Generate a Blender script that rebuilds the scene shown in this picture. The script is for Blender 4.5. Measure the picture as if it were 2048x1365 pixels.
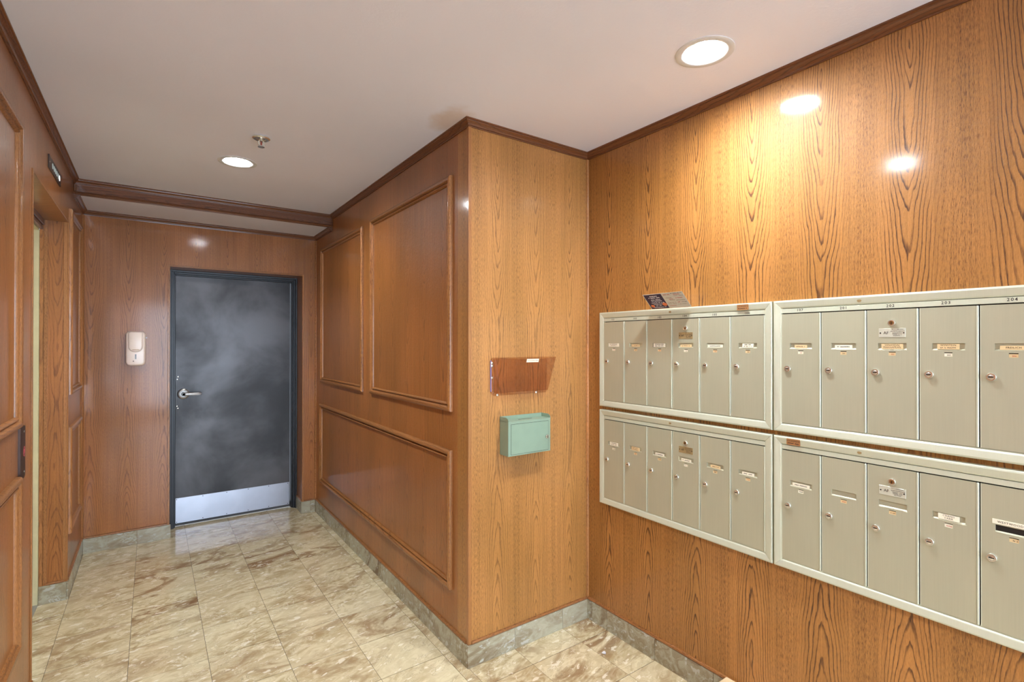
import bpy, bmesh, math, random
from mathutils import Matrix, Vector
C = bpy.context.scene.collection
for o in list(bpy.data.objects): bpy.data.objects.remove(o)
random.seed(7)
PI = math.pi
# ------------------------------------------------------------------ measures (metres)
H = 2.466            # ceiling
XC, YC = 1.163, 1.977  # outer corner of the corridor wall
XR, YE, XL = 1.895, 4.58, -0.393
YB, ZS = 4.096, 2.376  # soffit front, soffit height
YK = -3.6            # entrance wall behind the camera
BH = 0.101           # stone baseboard height
GX, GY, GS = -0.0835, 2.4274, 0.2996   # floor tile grid
# ------------------------------------------------------------------ camera
cd = bpy.data.cameras.new('camera'); cam = bpy.data.objects.new('camera', cd); C.objects.link(cam)
cd.sensor_width = 36; cd.lens = 1015.9/2048*36; cd.clip_start = .02
yaw, pitch, roll = 0.6168, 0.0036, -0.0005
cam.matrix_world = Matrix.Translation((0, 0, 1.46)) @ Matrix.Rotation(-yaw, 4, 'Z') @ Matrix.Rotation(PI/2+pitch, 4, 'X') @ Matrix.Rotation(-roll, 4, 'Z')
bpy.context.scene.camera = cam
bpy.context.scene.cycles.transparent_max_bounces = 24
# ------------------------------------------------------------------ view, world, daylight
vs = bpy.context.scene.view_settings
vs.view_transform = 'Standard'; vs.look = 'None'; vs.exposure = 0.48; vs.gamma = 1; vs.use_curve_mapping = False
w = bpy.data.worlds.new('sky'); bpy.context.scene.world = w; w.use_nodes = True
w.node_tree.nodes['Background'].inputs[0].default_value = (.75, .85, 1, 1)
w.node_tree.nodes['Background'].inputs[1].default_value = 1.2
LAMP = 500.0         # emission of a downlight lens
LAMP_COL = (.94, .985, 1.0, 1)
DAY_POWER = 112.0
def area(name, loc, rot, sx, sy, power, col):
    l = bpy.data.lights.new(name, 'AREA'); l.shape = 'RECTANGLE'; l.size = sx; l.size_y = sy; l.energy = power; l.color = col
    o = bpy.data.objects.new(name, l); C.objects.link(o); o.location = loc; o.rotation_euler = rot
    return o
# daylight entering by the glazed entrance behind the camera
area('entrance_daylight', (.75, YK+.06, 1.2), (-PI/2, 0, PI), 2.0, 2.1, DAY_POWER, (.64, .81, 1.0))
# ------------------------------------------------------------------ node helper
class NT:
    def __init__(s, name):
        s.m = bpy.data.materials.new(name); s.m.use_nodes = True; s.t = s.m.node_tree; s.b = s.t.nodes['Principled BSDF']
    def n(s, typ, **kw):
        nd = s.t.nodes.new(typ)
        for k, v in kw.items(): setattr(nd, k, v)
        return nd
    def put(s, sock, v):
        if hasattr(v, 'is_linked'): s.t.links.new(v, sock)
        elif v is not None: sock.default_value = v
    def ma(s, op, a, b=None, c=None, clamp=False):
        nd = s.n('ShaderNodeMath', operation=op, use_clamp=clamp); s.put(nd.inputs[0], a)
        if b is not None: s.put(nd.inputs[1], b)
        if c is not None: s.put(nd.inputs[2], c)
        return nd.outputs[0]
    def vec(s, x, y, z=0.0):
        nd = s.n('ShaderNodeCombineXYZ')
        for i, v in enumerate((x, y, z)): s.put(nd.inputs[i], v)
        return nd.outputs[0]
    def noise(s, v, scale=1, detail=2, rough=.5, dist=0):
        nd = s.n('ShaderNodeTexNoise'); s.put(nd.inputs['Vector'], v); nd.inputs['Scale'].default_value = scale
        nd.inputs['Detail'].default_value = detail; nd.inputs['Roughness'].default_value = rough; nd.inputs['Distortion'].default_value = dist
        return nd.outputs['Fac']
    def ramp(s, f, a, b, lo=0., hi=1.):
        nd = s.n('ShaderNodeMapRange'); nd.interpolation_type = 'SMOOTHSTEP'
        for i, v in enumerate((f, a, b, lo, hi)): s.put(nd.inputs[i], v)
        return nd.outputs[0]
    def mix(s, f, a, b, mode='MIX'):
        nd = s.n('ShaderNodeMix', data_type='RGBA', blend_type=mode)
        s.put(nd.inputs[0], f); s.put(nd.inputs[6], a); s.put(nd.inputs[7], b)
        return nd.outputs[2]
    def obj(s):
        return s.n('ShaderNodeTexCoord').outputs['Object']
    def sep(s, v):
        nd = s.n('ShaderNodeSeparateXYZ'); s.put(nd.inputs[0], v); return nd.outputs
    def bump(s, hgt, strength, dist):
        nd = s.n('ShaderNodeBump'); nd.inputs['Strength'].default_value = strength; nd.inputs['Distance'].default_value = dist
        s.put(nd.inputs['Height'], hgt); s.t.links.new(nd.outputs[0], s.b.inputs['Normal'])
def rgb(r, g, b):   # srgb 0..255 -> linear
    f = lambda c: (c/255/12.92 if c/255 <= .04045 else ((c/255+.055)/1.055)**2.4)
    return (f(r), f(g), f(b), 1)
# ------------------------------------------------------------------ materials
def wood(name, mode='v', strip=.252, off=.19, light=(192, 133, 70), dark=(70, 37, 14), rough=.3, tone=1.0, figure=1.0, coat=.5, pores=1.0, stain=.8):
    N = NT(name); o = N.sep(N.obj()); xy = N.ma('ADD', o[0], o[1])
    a, l = (N.ma('SUBTRACT', xy, off), o[2]) if mode == 'v' else (o[2], xy)
    idx = N.ma('FLOOR', N.ma('ADD', N.ma('DIVIDE', a, strip), .5))
    u = N.ma('SUBTRACT', a, N.ma('MULTIPLY', idx, strip))
    wob = N.noise(N.vec(N.ma('MULTIPLY', l, 1.6), N.ma('MULTIPLY', idx, .37), 3.1), 1, 2)
    u = N.ma('ADD', u, N.ma('MULTIPLY', N.ma('SUBTRACT', wob, .5), .035))
    rnd = N.noise(N.vec(N.ma('MULTIPLY', idx, 7.77), 1.3, 0), 1, 0)
    d = N.ma('MULTIPLY', N.ma('SINE', N.ma('ADD', N.ma('MULTIPLY', N.ma('SUBTRACT', l, 2.36), 1.3), N.ma('MULTIPLY', N.ma('SUBTRACT', rnd, .5), .3))), .108)
    d = N.ma('ADD', d, N.ma('MULTIPLY', N.ma('SUBTRACT', N.noise(N.vec(N.ma('MULTIPLY', l, 3.0), N.ma('MULTIPLY', idx, .35), .5), 1, 2), .5), .035))
    us = N.ma('ABSOLUTE', N.ma('MULTIPLY', u, 1.35)); dd = N.ma('ABSOLUTE', d)
    r = N.ma('POWER', N.ma('ADD', N.ma('POWER', us, 1.55), N.ma('POWER', dd, 1.55)), 1/1.55)
    jag = N.noise(N.vec(N.ma('MULTIPLY', a, 75), N.ma('MULTIPLY', l, 11), idx), 1, 2)
    jag2 = N.noise(N.vec(N.ma('MULTIPLY', a, 12), N.ma('MULTIPLY', l, 3), idx), 1, 1)
    r = N.ma('ADD', r, N.ma('ADD', N.ma('MULTIPLY', jag, .0085), N.ma('MULTIPLY', jag2, .030)))
    ring = N.ma('FRACT', N.ma('DIVIDE', r, .0112))
    line = N.ma('MULTIPLY', N.ramp(ring, .60, .87), N.ramp(ring, 1.0, .92))
    au = N.ma('ABSOLUTE', u)
    fade = N.ramp(au, .045, .085, 1.0, .25)
    brk = N.ramp(N.noise(N.vec(N.ma('MULTIPLY', a, 40), N.ma('MULTIPLY', l, 2.2), 4), 1, 1), .25, .55, .45, 1)
    line = N.ma('MULTIPLY', N.ma('MULTIPLY', line, fade), brk)
    pore = N.ramp(N.noise(N.vec(N.ma('MULTIPLY', a, 520), N.ma('MULTIPLY', l, 60), idx), 1, 3, .65), .40, .66)
    fine = N.ramp(N.noise(N.vec(N.ma('MULTIPLY', a, 190), N.ma('MULTIPLY', l, 1.2), 2), 1, 3), .36, .66)
    mott = N.ramp(N.noise(N.vec(N.ma('MULTIPLY', a, 4.5), N.ma('MULTIPLY', l, 1.1), 9), 1, 3), .3, .72)
    edge = N.ramp(au, .05, .12, 0, 1)
    f = N.ma('ADD', N.ma('MULTIPLY', line, .72*figure), N.ma('ADD', N.ma('MULTIPLY', pore, N.ma('ADD', .20*pores, N.ma('MULTIPLY', edge, .34*pores))), N.ma('MULTIPLY', fine, .2)), clamp=True)
    lt = rgb(*[c*tone for c in light]); dk = rgb(*[c*tone for c in dark])
    md = rgb(*[c*tone*.87 for c in light[:2]], light[2]*tone*.78)
    base = N.mix(N.ma('MULTIPLY', mott, stain), lt, md)
    col = N.mix(f, base, dk)
    N.t.links.new(col, N.b.inputs['Base Color'])
    N.b.inputs['Roughness'].default_value = rough+.12
    N.b.inputs['Coat Weight'].default_value = coat; N.b.inputs['Coat Roughness'].default_value = .11
    N.b.inputs['Specular IOR Level'].default_value = .4
    N.bump(N.ma('ADD', N.ma('MULTIPLY', pore, -.5), N.ma('ADD', N.ma('MULTIPLY', line, -.35), N.ma('MULTIPLY', N.noise(N.vec(N.ma('MULTIPLY', a, 75), N.ma('MULTIPLY', l, 50), 5), 1, 2), 1.6))), .5, .0013)
    return N.m
def plain(name, col, rough=.5, metal=0., bump=None, coat=0., spec=.5, var=0.0, vscale=20):
    N = NT(name); c = rgb(*col)
    N.b.inputs['Roughness'].default_value = rough; N.b.inputs['Metallic'].default_value = metal
    N.b.inputs['Coat Weight'].default_value = coat; N.b.inputs['Specular IOR Level'].default_value = spec
    nz = N.noise(N.obj(), vscale, 3)
    N.t.links.new(N.mix(N.ramp(nz, .3, .7), c, tuple(x*(1-var) for x in c[:3])+(1,)), N.b.inputs['Base Color'])
    if bump: N.bump(N.noise(N.obj(), bump[0], 3), bump[1], bump[2])
    return N.m
def marble(name, gloss=.09, tint=(1, 1, 1)):
    N = NT(name); info = N.n('ShaderNodeObjectInfo').outputs['Random']
    o = N.sep(N.obj()); rr = N.ma('MULTIPLY', info, 41.0); a = .24
    xr = N.ma('ADD', N.ma('MULTIPLY', o[0], math.cos(a)), N.ma('MULTIPLY', o[1], math.sin(a)))
    yr = N.ma('SUBTRACT', N.ma('MULTIPLY', o[1], math.cos(a)), N.ma('MULTIPLY', o[0], math.sin(a)))
    v = N.vec(N.ma('ADD', xr, rr), N.ma('ADD', N.ma('MULTIPLY', yr, 1.9), N.ma('MULTIPLY', rr, .7)), N.ma('MULTIPLY', o[2], 2.0))
    n1 = N.noise(v, 2.7, 8, .62, 2.0)
    n2 = N.noise(v, 9, 8, .68, 1.8)
    n3 = N.noise(v, 5.5, 5, .6, 1.0)
    big = N.ramp(N.noise(v, 1.2, 1), .38, .66)
    wn = N.n('ShaderNodeTexWhiteNoise', noise_dimensions='1D'); N.put(wn.inputs['W'], N.ma('MULTIPLY', info, 97.0)); tl = N.sep(wn.outputs['Color'])
    calm = N.ramp(N.noise(v, 2.2, 2), .36, .62, .3, 1.0)
    dk = N.ma('MULTIPLY', N.ramp(n1, .46, .62), N.ma('ADD', N.ma('MULTIPLY', tl[0], .45), N.ma('MULTIPLY', big, .55)))
    base = N.mix(N.ma('MULTIPLY', N.ramp(n2, .38, .62), calm), rgb(224, 214, 180), rgb(180, 162, 124))
    base = N.mix(dk, base, rgb(132, 98, 64))
    base = N.mix(N.ma('MULTIPLY', tl[1], .28), base, rgb(168, 140, 104))
    vein = N.ramp(N.ma('ABSOLUTE', N.ma('SUBTRACT', n3, .5)), .0, .010, 1, 0)
    gate = N.ramp(N.noise(v, 6, 2), .46, .6)
    base = N.mix(N.ma('MULTIPLY', vein, N.ma('MULTIPLY', gate, .85)), base, rgb(240, 234, 215))
    v2 = N.ramp(N.ma('ABSOLUTE', N.ma('SUBTRACT', n2, .47)), .0, .012, 1, 0)
    base = N.mix(N.ma('MULTIPLY', v2, N.ma('MULTIPLY', N.ramp(N.noise(v, 4.5, 2), .48, .6), .7)), base, rgb(104, 84, 62))
    patch = N.ramp(N.noise(v, 17, 3), .61, .66)
    base = N.mix(N.ma('MULTIPLY', patch, .7), base, rgb(238, 232, 214))
    base = N.mix(1.0, base, (*tint, 1), 'MULTIPLY')
    N.t.links.new(base, N.b.inputs['Base Color'])
    N.b.inputs['Roughness'].default_value = gloss; N.b.inputs['Specular IOR Level'].default_value = .6
    return N.m
WOOD = wood('oak_veneer')
WOOD_C = wood('oak_veneer_column', strip=.225, off=3.297-.0, light=(198, 141, 78), figure=.6)
WOOD_D = wood('oak_veneer_corridor', light=(181, 116, 60), dark=(70, 37, 15), strip=.21, off=.03, rough=.24, figure=.55, pores=.6, stain=1.0)
WOOD_H = wood('oak_moulding_lengthwise', 'h', light=(174, 116, 64), dark=(70, 38, 18), strip=.3, figure=.5, rough=.28)
WOOD_V = wood('oak_moulding_upright', 'v', light=(188, 128, 74), dark=(92, 54, 28), strip=.3, figure=.5, rough=.28)
WOOD_K = wood('dark_oak_cornice', 'h', light=(128, 76, 42), dark=(52, 28, 14), strip=.3, figure=.6, rough=.3)
STONE = marble('polished_marble'); STONE_B = marble('marble_base_sheen_tint', .2, (.66, .73, .84))  # skirting stone: bluish sheen of reflections put into its tint
GROUT = plain('dark_grout', (70, 62, 50), .8)
def plaster():
    N = NT('painted_plaster'); N.b.inputs['Roughness'].default_value = .75
    c = N.mix(N.ramp(N.noise(N.obj(), .9, 2), .35, .65), rgb(234, 236, 250), rgb(228, 230, 243))
    # old yellow water stain beside the cornice corner
    o = N.sep(N.obj()); dx = N.ma('SUBTRACT', o[0], 1.10); dy = N.ma('SUBTRACT', o[1], 2.03)
    dd = N.ma('SQRT', N.ma('ADD', N.ma('MULTIPLY', dx, dx), N.ma('MULTIPLY', N.ma('MULTIPLY', dy, dy), .35)))
    st = N.ma('MULTIPLY', N.ramp(N.ma('ADD', dd, N.ma('MULTIPLY', N.noise(N.obj(), 14, 3), .08)), .07, .15, 1, 0), .45)
    N.t.links.new(N.mix(st, c, rgb(190, 150, 90)), N.b.inputs['Base Color'])
    N.bump(N.noise(N.obj(), 90, 4, .6), .25, .002)
    return N.m
PLASTER = plaster()
def alu(name, col, streak=True):
    N = NT(name); o = N.sep(N.obj())
    s = N.noise(N.vec(N.ma('MULTIPLY', o[0], 500), N.ma('MULTIPLY', o[1], 6), o[2]), 1, 2)
    b = N.noise(N.vec(N.ma('MULTIPLY', o[0], 9), N.ma('MULTIPLY', o[1], 4), o[2]), 1, 2)
    c = rgb(*col)
    N.t.links.new(N.mix(N.ma('ADD', N.ma('MULTIPLY', s, .5), N.ma('MULTIPLY', b, .5)), tuple(x*.86 for x in c[:3])+(1,), tuple(min(1, x*1.08) for x in c[:3])+(1,)), N.b.inputs['Base Color'])
    N.b.inputs['Metallic'].default_value = .35; N.b.inputs['Roughness'].default_value = .42
    return N.m
ALU = alu('satin_aluminium', (186, 186, 164)); ALU_F = alu('aluminium_frame', (212, 218, 200))
DARK = plain('dark_gap', (28, 22, 18), .7)
CHROME = plain('chrome', (228, 228, 222), .26, .9); BRASS = plain('dull_brass', (170, 130, 80), .35, .9)
INK = plain('black_ink', (25, 24, 26), .6); INK_R = plain('red_ink', (170, 45, 40), .6); INK_B = plain('grey_brown_ink', (120, 100, 80), .6)
PAPER = plain('paper_tag', (238, 232, 212), .7); PAPER_O = plain('aged_paper_tag', (222, 196, 150), .7); WHITE = plain('white_print', (235, 235, 238), .6)
BLACKF = plain('black_painted_steel', (34, 34, 38), .35, .2)
def black_door():
    N = NT('smoky_black_steel'); o = N.obj()
    n1 = N.noise(o, 1.7, 5, .55, .3); n2 = N.noise(o, 11, 4)
    s = N.ramp(n1, .34, .66)
    N.t.links.new(N.mix(s, rgb(44, 43, 44), rgb(84, 81, 82)), N.b.inputs['Base Color'])
    N.b.inputs['Metallic'].default_value = .35
    N.put(N.b.inputs['Roughness'], N.ramp(n1, .3, .7, .42, .30))
    N.bump(n2, .1, .001); return N.m
BDOOR = black_door(); STEEL = plain('brushed_steel', (176, 178, 188), .28, .85, var=.1, vscale=6)
CREAM = plain('cream_painted_steel', (214, 208, 168), .4, 0, var=.06); GREEN = plain('sage_enamel', (134, 158, 140), .38, 0, (300, .1, .001), coat=.2, var=.04)
PLAST = plain('cream_plastic', (244, 228, 214), .3, coat=.3); CARD = plain('tan_cardboard', (205, 180, 140), .7); CLEAR_P = plain('violet_clear_edge', (150, 140, 190), .2)
PURPLE = plain('dark_purple_print', (46, 30, 66), .4, coat=.3); GREYP = plain('pale_grey_print', (200, 196, 184), .4, coat=.3); ORANGE = plain('orange_print', (220, 120, 70), .5)
STICK = plain('copper_sticker', (176, 128, 84), .35, .3); STICK2 = plain('tan_plate', (170, 150, 110), .35, .4); STICK3 = plain('white_plate', (214, 218, 205), .35, .4)
def emit(name, col, s):
    m = bpy.data.materials.new(name); m.use_nodes = True; t = m.node_tree; t.nodes.clear()
    e = t.nodes.new('ShaderNodeEmission'); e.inputs[0].default_value = col; e.inputs[1].default_value = s
    t.links.new(e.outputs[0], t.nodes.new('ShaderNodeOutputMaterial').inputs[0]); return m
LENS = emit('lit_lens', LAMP_COL, LAMP)
# the diffuser throws its light mostly downwards: brightness falls off with the angle from its axis
_t = LENS.node_tree; _e = [n for n in _t.nodes if n.type == 'EMISSION'][0]
_l = _t.nodes.new('ShaderNodeLayerWeight'); _l.inputs[0].default_value = .5
_s = _t.nodes.new('ShaderNodeMath'); _s.operation = 'SUBTRACT'; _s.inputs[0].default_value = 1; _t.links.new(_l.outputs['Facing'], _s.inputs[1])
_p = _t.nodes.new('ShaderNodeMath'); _p.operation = 'POWER'; _p.inputs[1].default_value = .8; _t.links.new(_s.outputs[0], _p.inputs[0])
_m = _t.nodes.new('ShaderNodeMath'); _m.operation = 'MULTIPLY_ADD'; _m.inputs[1].default_value = .92*LAMP; _m.inputs[2].default_value = .08*LAMP; _t.links.new(_p.outputs[0], _m.inputs[0])
_t.links.new(_m.outputs[0], _e.inputs[1]); LITP = emit('lit_indicator', (.85, .95, .9, 1), .3); LITW = emit('lit_indicator_white', (1, 1, 1, 1), 1.3)
def see_through(name, tint, gl=.08):
    m = bpy.data.materials.new(name); m.use_nodes = True; t = m.node_tree; t.nodes.clear()
    tr = t.nodes.new('ShaderNodeBsdfTransparent'); tr.inputs[0].default_value = tint
    g = t.nodes.new('ShaderNodeBsdfGlossy'); g.inputs['Roughness'].default_value = .04
    lw = t.nodes.new('ShaderNodeMath'); lw.operation = 'MULTIPLY_ADD'; f_ = t.nodes.new('ShaderNodeLayerWeight'); f_.inputs[0].default_value = .35; p_ = t.nodes.new('ShaderNodeMath'); p_.operation = 'POWER'; p_.inputs[1].default_value = 3; t.links.new(f_.outputs['Facing'], p_.inputs[0]); t.links.new(p_.outputs[0], lw.inputs[0]); lw.inputs[1].default_value = .5; lw.inputs[2].default_value = .03
    mx = t.nodes.new('ShaderNodeMixShader'); t.links.new(lw.outputs[0], mx.inputs[0]); t.links.new(tr.outputs[0], mx.inputs[1]); t.links.new(g.outputs[0], mx.inputs[2])
    t.links.new(mx.outputs[0], t.nodes.new('ShaderNodeOutputMaterial').inputs[0]); return m
SMOKE = see_through('smoked_acrylic', (.93, .86, .81, 1)); GLASS = see_through('clear_glass', (.92, .95, .95, 1))
# ------------------------------------------------------------------ mesh helpers
def link(o, parent=None, label=None, cat=None, group=None, kind=None):
    C.objects.link(o)
    if parent is not None: o.parent = parent
    if label: o['label'] = label
    if cat: o['category'] = cat
    if group: o['group'] = group
    if kind: o['kind'] = kind
    return o
def mobj(name, bm, mat, parent=None, smooth=False, **kw):
    me = bpy.data.meshes.new(name)
    bmesh.ops.recalc_face_normals(bm, faces=bm.faces[:]); bm.to_mesh(me); bm.free()
    if smooth:
        for p in me.polygons: p.use_smooth = True
        me.set_sharp_from_angle(angle=math.radians(38))
    for m in (mat if isinstance(mat, (list, tuple)) else [mat]): me.materials.append(m)
    return link(bpy.data.objects.new(name, me), parent, **kw)
def empty(name, mat=None, parent=None, **kw):
    o = bpy.data.objects.new(name, None); o.empty_display_size = .05
    link(o, parent, **kw)
    if mat is not None: o.matrix_world = mat
    return o
def bx(bm, x0, x1, y0, y1, z0, z1, bev=0, seg=1):
    r = bmesh.ops.create_cube(bm, size=1); vs_ = r['verts']
    for v in vs_: v.co = Vector(((x0+x1)/2+v.co.x*(x1-x0), (y0+y1)/2+v.co.y*(y1-y0), (z0+z1)/2+v.co.z*(z1-z0)))
    if bev:
        es = list({e for v in vs_ for e in v.link_edges}); bmesh.ops.bevel(bm, geom=es, offset=bev, segments=seg, affect='EDGES', profile=.5)
    return bm
def box(*a, **k): return bx(bmesh.new(), *a, **k)
def lathe(bm, prof, seg=32, axis='z', at=(0, 0, 0)):
    """prof: list of (radius, height) swept round the local z axis"""
    rings = []
    for r, z in prof:
        rings.append([bm.verts.new((at[0]+max(r, 1e-5)*math.cos(2*PI*i/seg), at[1]+max(r, 1e-5)*math.sin(2*PI*i/seg), at[2]+z)) for i in range(seg)])
    for a, b in zip(rings, rings[1:]):
        for i in range(seg): bm.faces.new((a[i], a[(i+1) % seg], b[(i+1) % seg], b[i]))
    bm.faces.new(rings[0][::-1]); bm.faces.new(rings[-1])
    return bm
def prism(bm, pts, z0, z1, bev=0, seg=2, plane='xy'):
    """extrude outline pts (x,y) from z0 to z1; plane 'yz' extrudes along x"""
    mk = (lambda p, q: (p[0], p[1], q)) if plane == 'xy' else (lambda p, q: (q, p[0], p[1]))
    a = [bm.verts.new(mk(p, z0)) for p in pts]; b = [bm.verts.new(mk(p, z1)) for p in pts]; n = len(pts)
    bm.faces.new(a[::-1]); top = bm.faces.new(b)
    for i in range(n): bm.faces.new((a[i], a[(i+1) % n], b[(i+1) % n], b[i]))
    if bev: bmesh.ops.bevel(bm, geom=list(top.edges), offset=bev, segments=seg, affect='EDGES', profile=.5)
    return bm
def rrect(x0, x1, y0, y1, r, n=5):
    rs = r if isinstance(r, (list, tuple)) else [r]*4; out = []
    for (cx, cy, a0), q in zip(((x1, y1, 0), (x0, y1, 90), (x0, y0, 180), (x1, y0, 270)), rs):
        cx2 = cx-q if cx == x1 else cx+q; cy2 = cy-q if cy == y1 else cy+q
        for i in range(n+1):
            t = math.radians(a0+90*i/n); out.append((cx2+q*math.cos(t), cy2+q*math.sin(t)))
    return out
def sweep(bm, path, prof, zb=0., closed=False):
    """profile (offset, height) swept along a plan polyline; offset goes to the left of travel; mitred corners"""
    P = [Vector(p) for p in path]; n = len(P); secs = []
    for i, p in enumerate(P):
        d0 = (p-P[i-1]).normalized() if i or closed else None
        d1 = (P[(i+1) % n]-p).normalized() if i < n-1 or closed else None
        d0 = d0 or d1; d1 = d1 or d0
        n0 = Vector((-d0.y, d0.x)); n1 = Vector((-d1.y, d1.x)); m = (n0+n1).normalized(); k = 1/max(.2, m.dot(n0))
        secs.append([bm.verts.new((p.x+m.x*k*o_, p.y+m.y*k*o_, zb+h_)) for o_, h_ in prof])
    for i in range(n if closed else n-1):
        a, b = secs[i], secs[(i+1) % n]
        for j in range(len(prof)):
            k = (j+1) % len(prof); bm.faces.new((a[j], a[k], b[k], b[j]))
    if not closed: bm.faces.new(secs[0]); bm.faces.new(secs[-1][::-1])
    return bm
def plate_holes(bm, x0, x1, y0, y1, holes, z0, z1):
    xs = sorted({x0, x1, *[h[0] for h in holes], *[h[1] for h in holes]}); ys = sorted({y0, y1, *[h[2] for h in holes], *[h[3] for h in holes]})
    V = {}
    def vv(x, y, z):
        k = (round(x, 6), round(y, 6), z)
        if k not in V: V[k] = bm.verts.new((x, y, z))
        return V[k]
    hole = lambda a, b: any(h[0]-1e-6 < a < h[1] and h[2]-1e-6 < b < h[3] for h in holes)
    solid = {}
    for i in range(len(xs)-1):
        for j in range(len(ys)-1):
            solid[i, j] = not hole((xs[i]+xs[i+1])/2, (ys[j]+ys[j+1])/2)
    for (i, j), s in solid.items():
        if not s: continue
        a, b, c, d = xs[i], xs[i+1], ys[j], ys[j+1]
        bm.faces.new((vv(a, c, z1), vv(b, c, z1), vv(b, d, z1), vv(a, d, z1))); bm.faces.new((vv(a, c, z0), vv(a, d, z0), vv(b, d, z0), vv(b, c, z0)))
        for di, dj, p, q in ((-1, 0, (a, c), (a, d)), (1, 0, (b, c), (b, d)), (0, -1, (a, c), (b, c)), (0, 1, (a, d), (b, d))):
            if not solid.get((i+di, j+dj)): bm.faces.new((vv(*p, z0), vv(*q, z0), vv(*q, z1), vv(*p, z1)))
    return bm
FACE_R = lambda y, z, x=XR: Matrix(((0, 0, -1, x), (-1, 0, 0, y), (0, 1, 0, z), (0, 0, 0, 1)))    # on right wall, looking out to -X
FACE_F = lambda x, z, y=YC: Matrix(((1, 0, 0, x), (0, 0, -1, y), (0, 1, 0, z), (0, 0, 0, 1)))     # on a wall facing -Y
FACE_L = lambda y, z, x=XL: Matrix(((0, 0, 1, x), (1, 0, 0, y), (0, 1, 0, z), (0, 0, 0, 1)))      # on left wall facing +X
def text(name, s, size, x, y, z, mat, parent, spread=1.0, bold=0.0, **kw):
    cu = bpy.data.curves.new('t', 'FONT'); cu.body = s; cu.size = size; cu.align_x = 'CENTER'; cu.align_y = 'CENTER'; cu.extrude = .00008; cu.offset = size*.02*bold; cu.space_character = spread
    cu.resolution_u = 2
    t = bpy.data.objects.new('t', cu); me = bpy.data.meshes.new_from_object(t); bpy.data.objects.remove(t)
    for v in me.vertices: v.co += Vector((x, y, z))
    me.materials.clear(); me.materials.append(mat); me.name = name
    return link(bpy.data.objects.new(name, me), parent, **kw)
def print_lines(name, rows, z, mat, parent, rnd=random.Random(3)):
    """fine print that the photograph does not resolve: rows of small marks; rows = (x0, x1, y, height)"""
    bm = bmesh.new()
    for x0, x1, y, h in rows:
        x = x0
        while x < x1-h*.3:
            wd = min(h*rnd.uniform(.45, .8), x1-x)
            if rnd.random() > .16:
                k = rnd.choice((0, 1, 2))
                if k == 0: bx(bm, x, x+wd, y-h*.32, y+h*.3, z, z+.00012)
                elif k == 1: bx(bm, x, x+wd*.4, y-h*.42, y+h*.42, z, z+.00012); bx(bm, x+wd*.4, x+wd, y-h*.4, y+h*.05, z, z+.00012)
                else: bx(bm, x, x+wd, y-h*.05, y+h*.38, z, z+.00012); bx(bm, x, x+wd*.55, y-h*.36, y-h*.05, z, z+.00012)
            x += wd+h*.16
    return mobj(name, bm, mat, parent)
ST = dict(kind='structure')
# ------------------------------------------------------------------ walls
def wall(name, boxes, mat, label):
    bm = bmesh.new()
    for b in boxes: bx(bm, *b)
    return mobj(name, bm, mat, label=label, cat='wall', **ST)
T = .1
OY0, OY1, OZ = 2.775, 3.828, 2.147       # elevator opening in the left wall
DX0, DX1, DZ = .11, 1.05, 2.03           # opening of the black door
w_right = wall('wall_right', [(XR, XR+T, YK-T, YC+T, 0, H+.05)], WOOD, 'tall oak veneer wall on the right that carries the mailboxes')
w_alc = wall('wall_alcove', [(XC, XR, YC, YC+T, 0, H+.05)], WOOD_C, 'narrow lighter oak wall facing the viewer behind the green box')
w_cor = wall('wall_corridor', [(XC, XC+T, YC+T, YE+.3, 0, H+.05)], WOOD_D, 'right side wall of the corridor with three framed oak panels')
w_left = wall('wall_left', [(XL-T, XL, YK-T, OY0, 0, H+.05), (XL-T, XL, OY1, YE, 0, H+.05), (XL-T, XL, OY0, OY1, OZ, H+.05)], WOOD_D, 'oak wall along the left edge with the elevator opening in it')
w_far = wall('wall_far', [(XL-T, DX0, YE, YE+.19, 0, H+.05), (DX1, XC, YE, YE+.19, 0, H+.05), (DX0, DX1, YE, YE+.19, DZ, H+.05)], WOOD_D, 'reddish oak wall at the corridor end around the black door')
EX0, EX1, EZ = -.25, 1.75, 2.25
w_back = wall('wall_back', [(XL, EX0, YK-T, YK, 0, H+.05), (EX1, XR, YK-T, YK, 0, H+.05), (EX0, EX1, YK-T, YK, EZ, H+.05)], WOOD, 'oak wall behind the viewer around the glazed entrance')
LIGHTS = [(1.557, 1.045), (.387, 3.187), (.36, 1.06), (1.5, -1.2), (.3, -1.2)]
ceil = mobj('ceiling', plate_holes(bmesh.new(), XL-T, XR+T, YK-T, YB+.02, [(x-.066, x+.066, y-.066, y+.066) for x, y in LIGHTS], H, H+.1), PLASTER, label='pale painted ceiling over the whole lobby', cat='ceiling', **ST)
mobj('soffit', box(XL, XC, YB, YE, ZS, H+.05), PLASTER, ceil, label='lowered strip of ceiling in front of the black door')
# glazed entrance behind the viewer
ent = empty('door_3', Matrix.Translation((.75, YK, 0)), label='glazed entrance with dark frame behind the viewer', cat='door', **ST)
bm = bmesh.new()
for a in (EX0-.75, .72-.75, EX1-.75-.06): bx(bm, a, a+.06, -.08, 0, 0, EZ)
for z in (0, EZ-.06): bx(bm, EX0-.75, EX1-.75, -.08, 0, z, z+.06)
mobj('door_frame', bm, BLACKF, ent)
mobj('pane', box(EX0-.75+.06, -.03, -.045, -.037, .06, EZ-.06), GLASS, ent); mobj('pane', box(.03, EX1-.75-.06, -.045, -.037, .06, EZ-.06), GLASS, ent)
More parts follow.
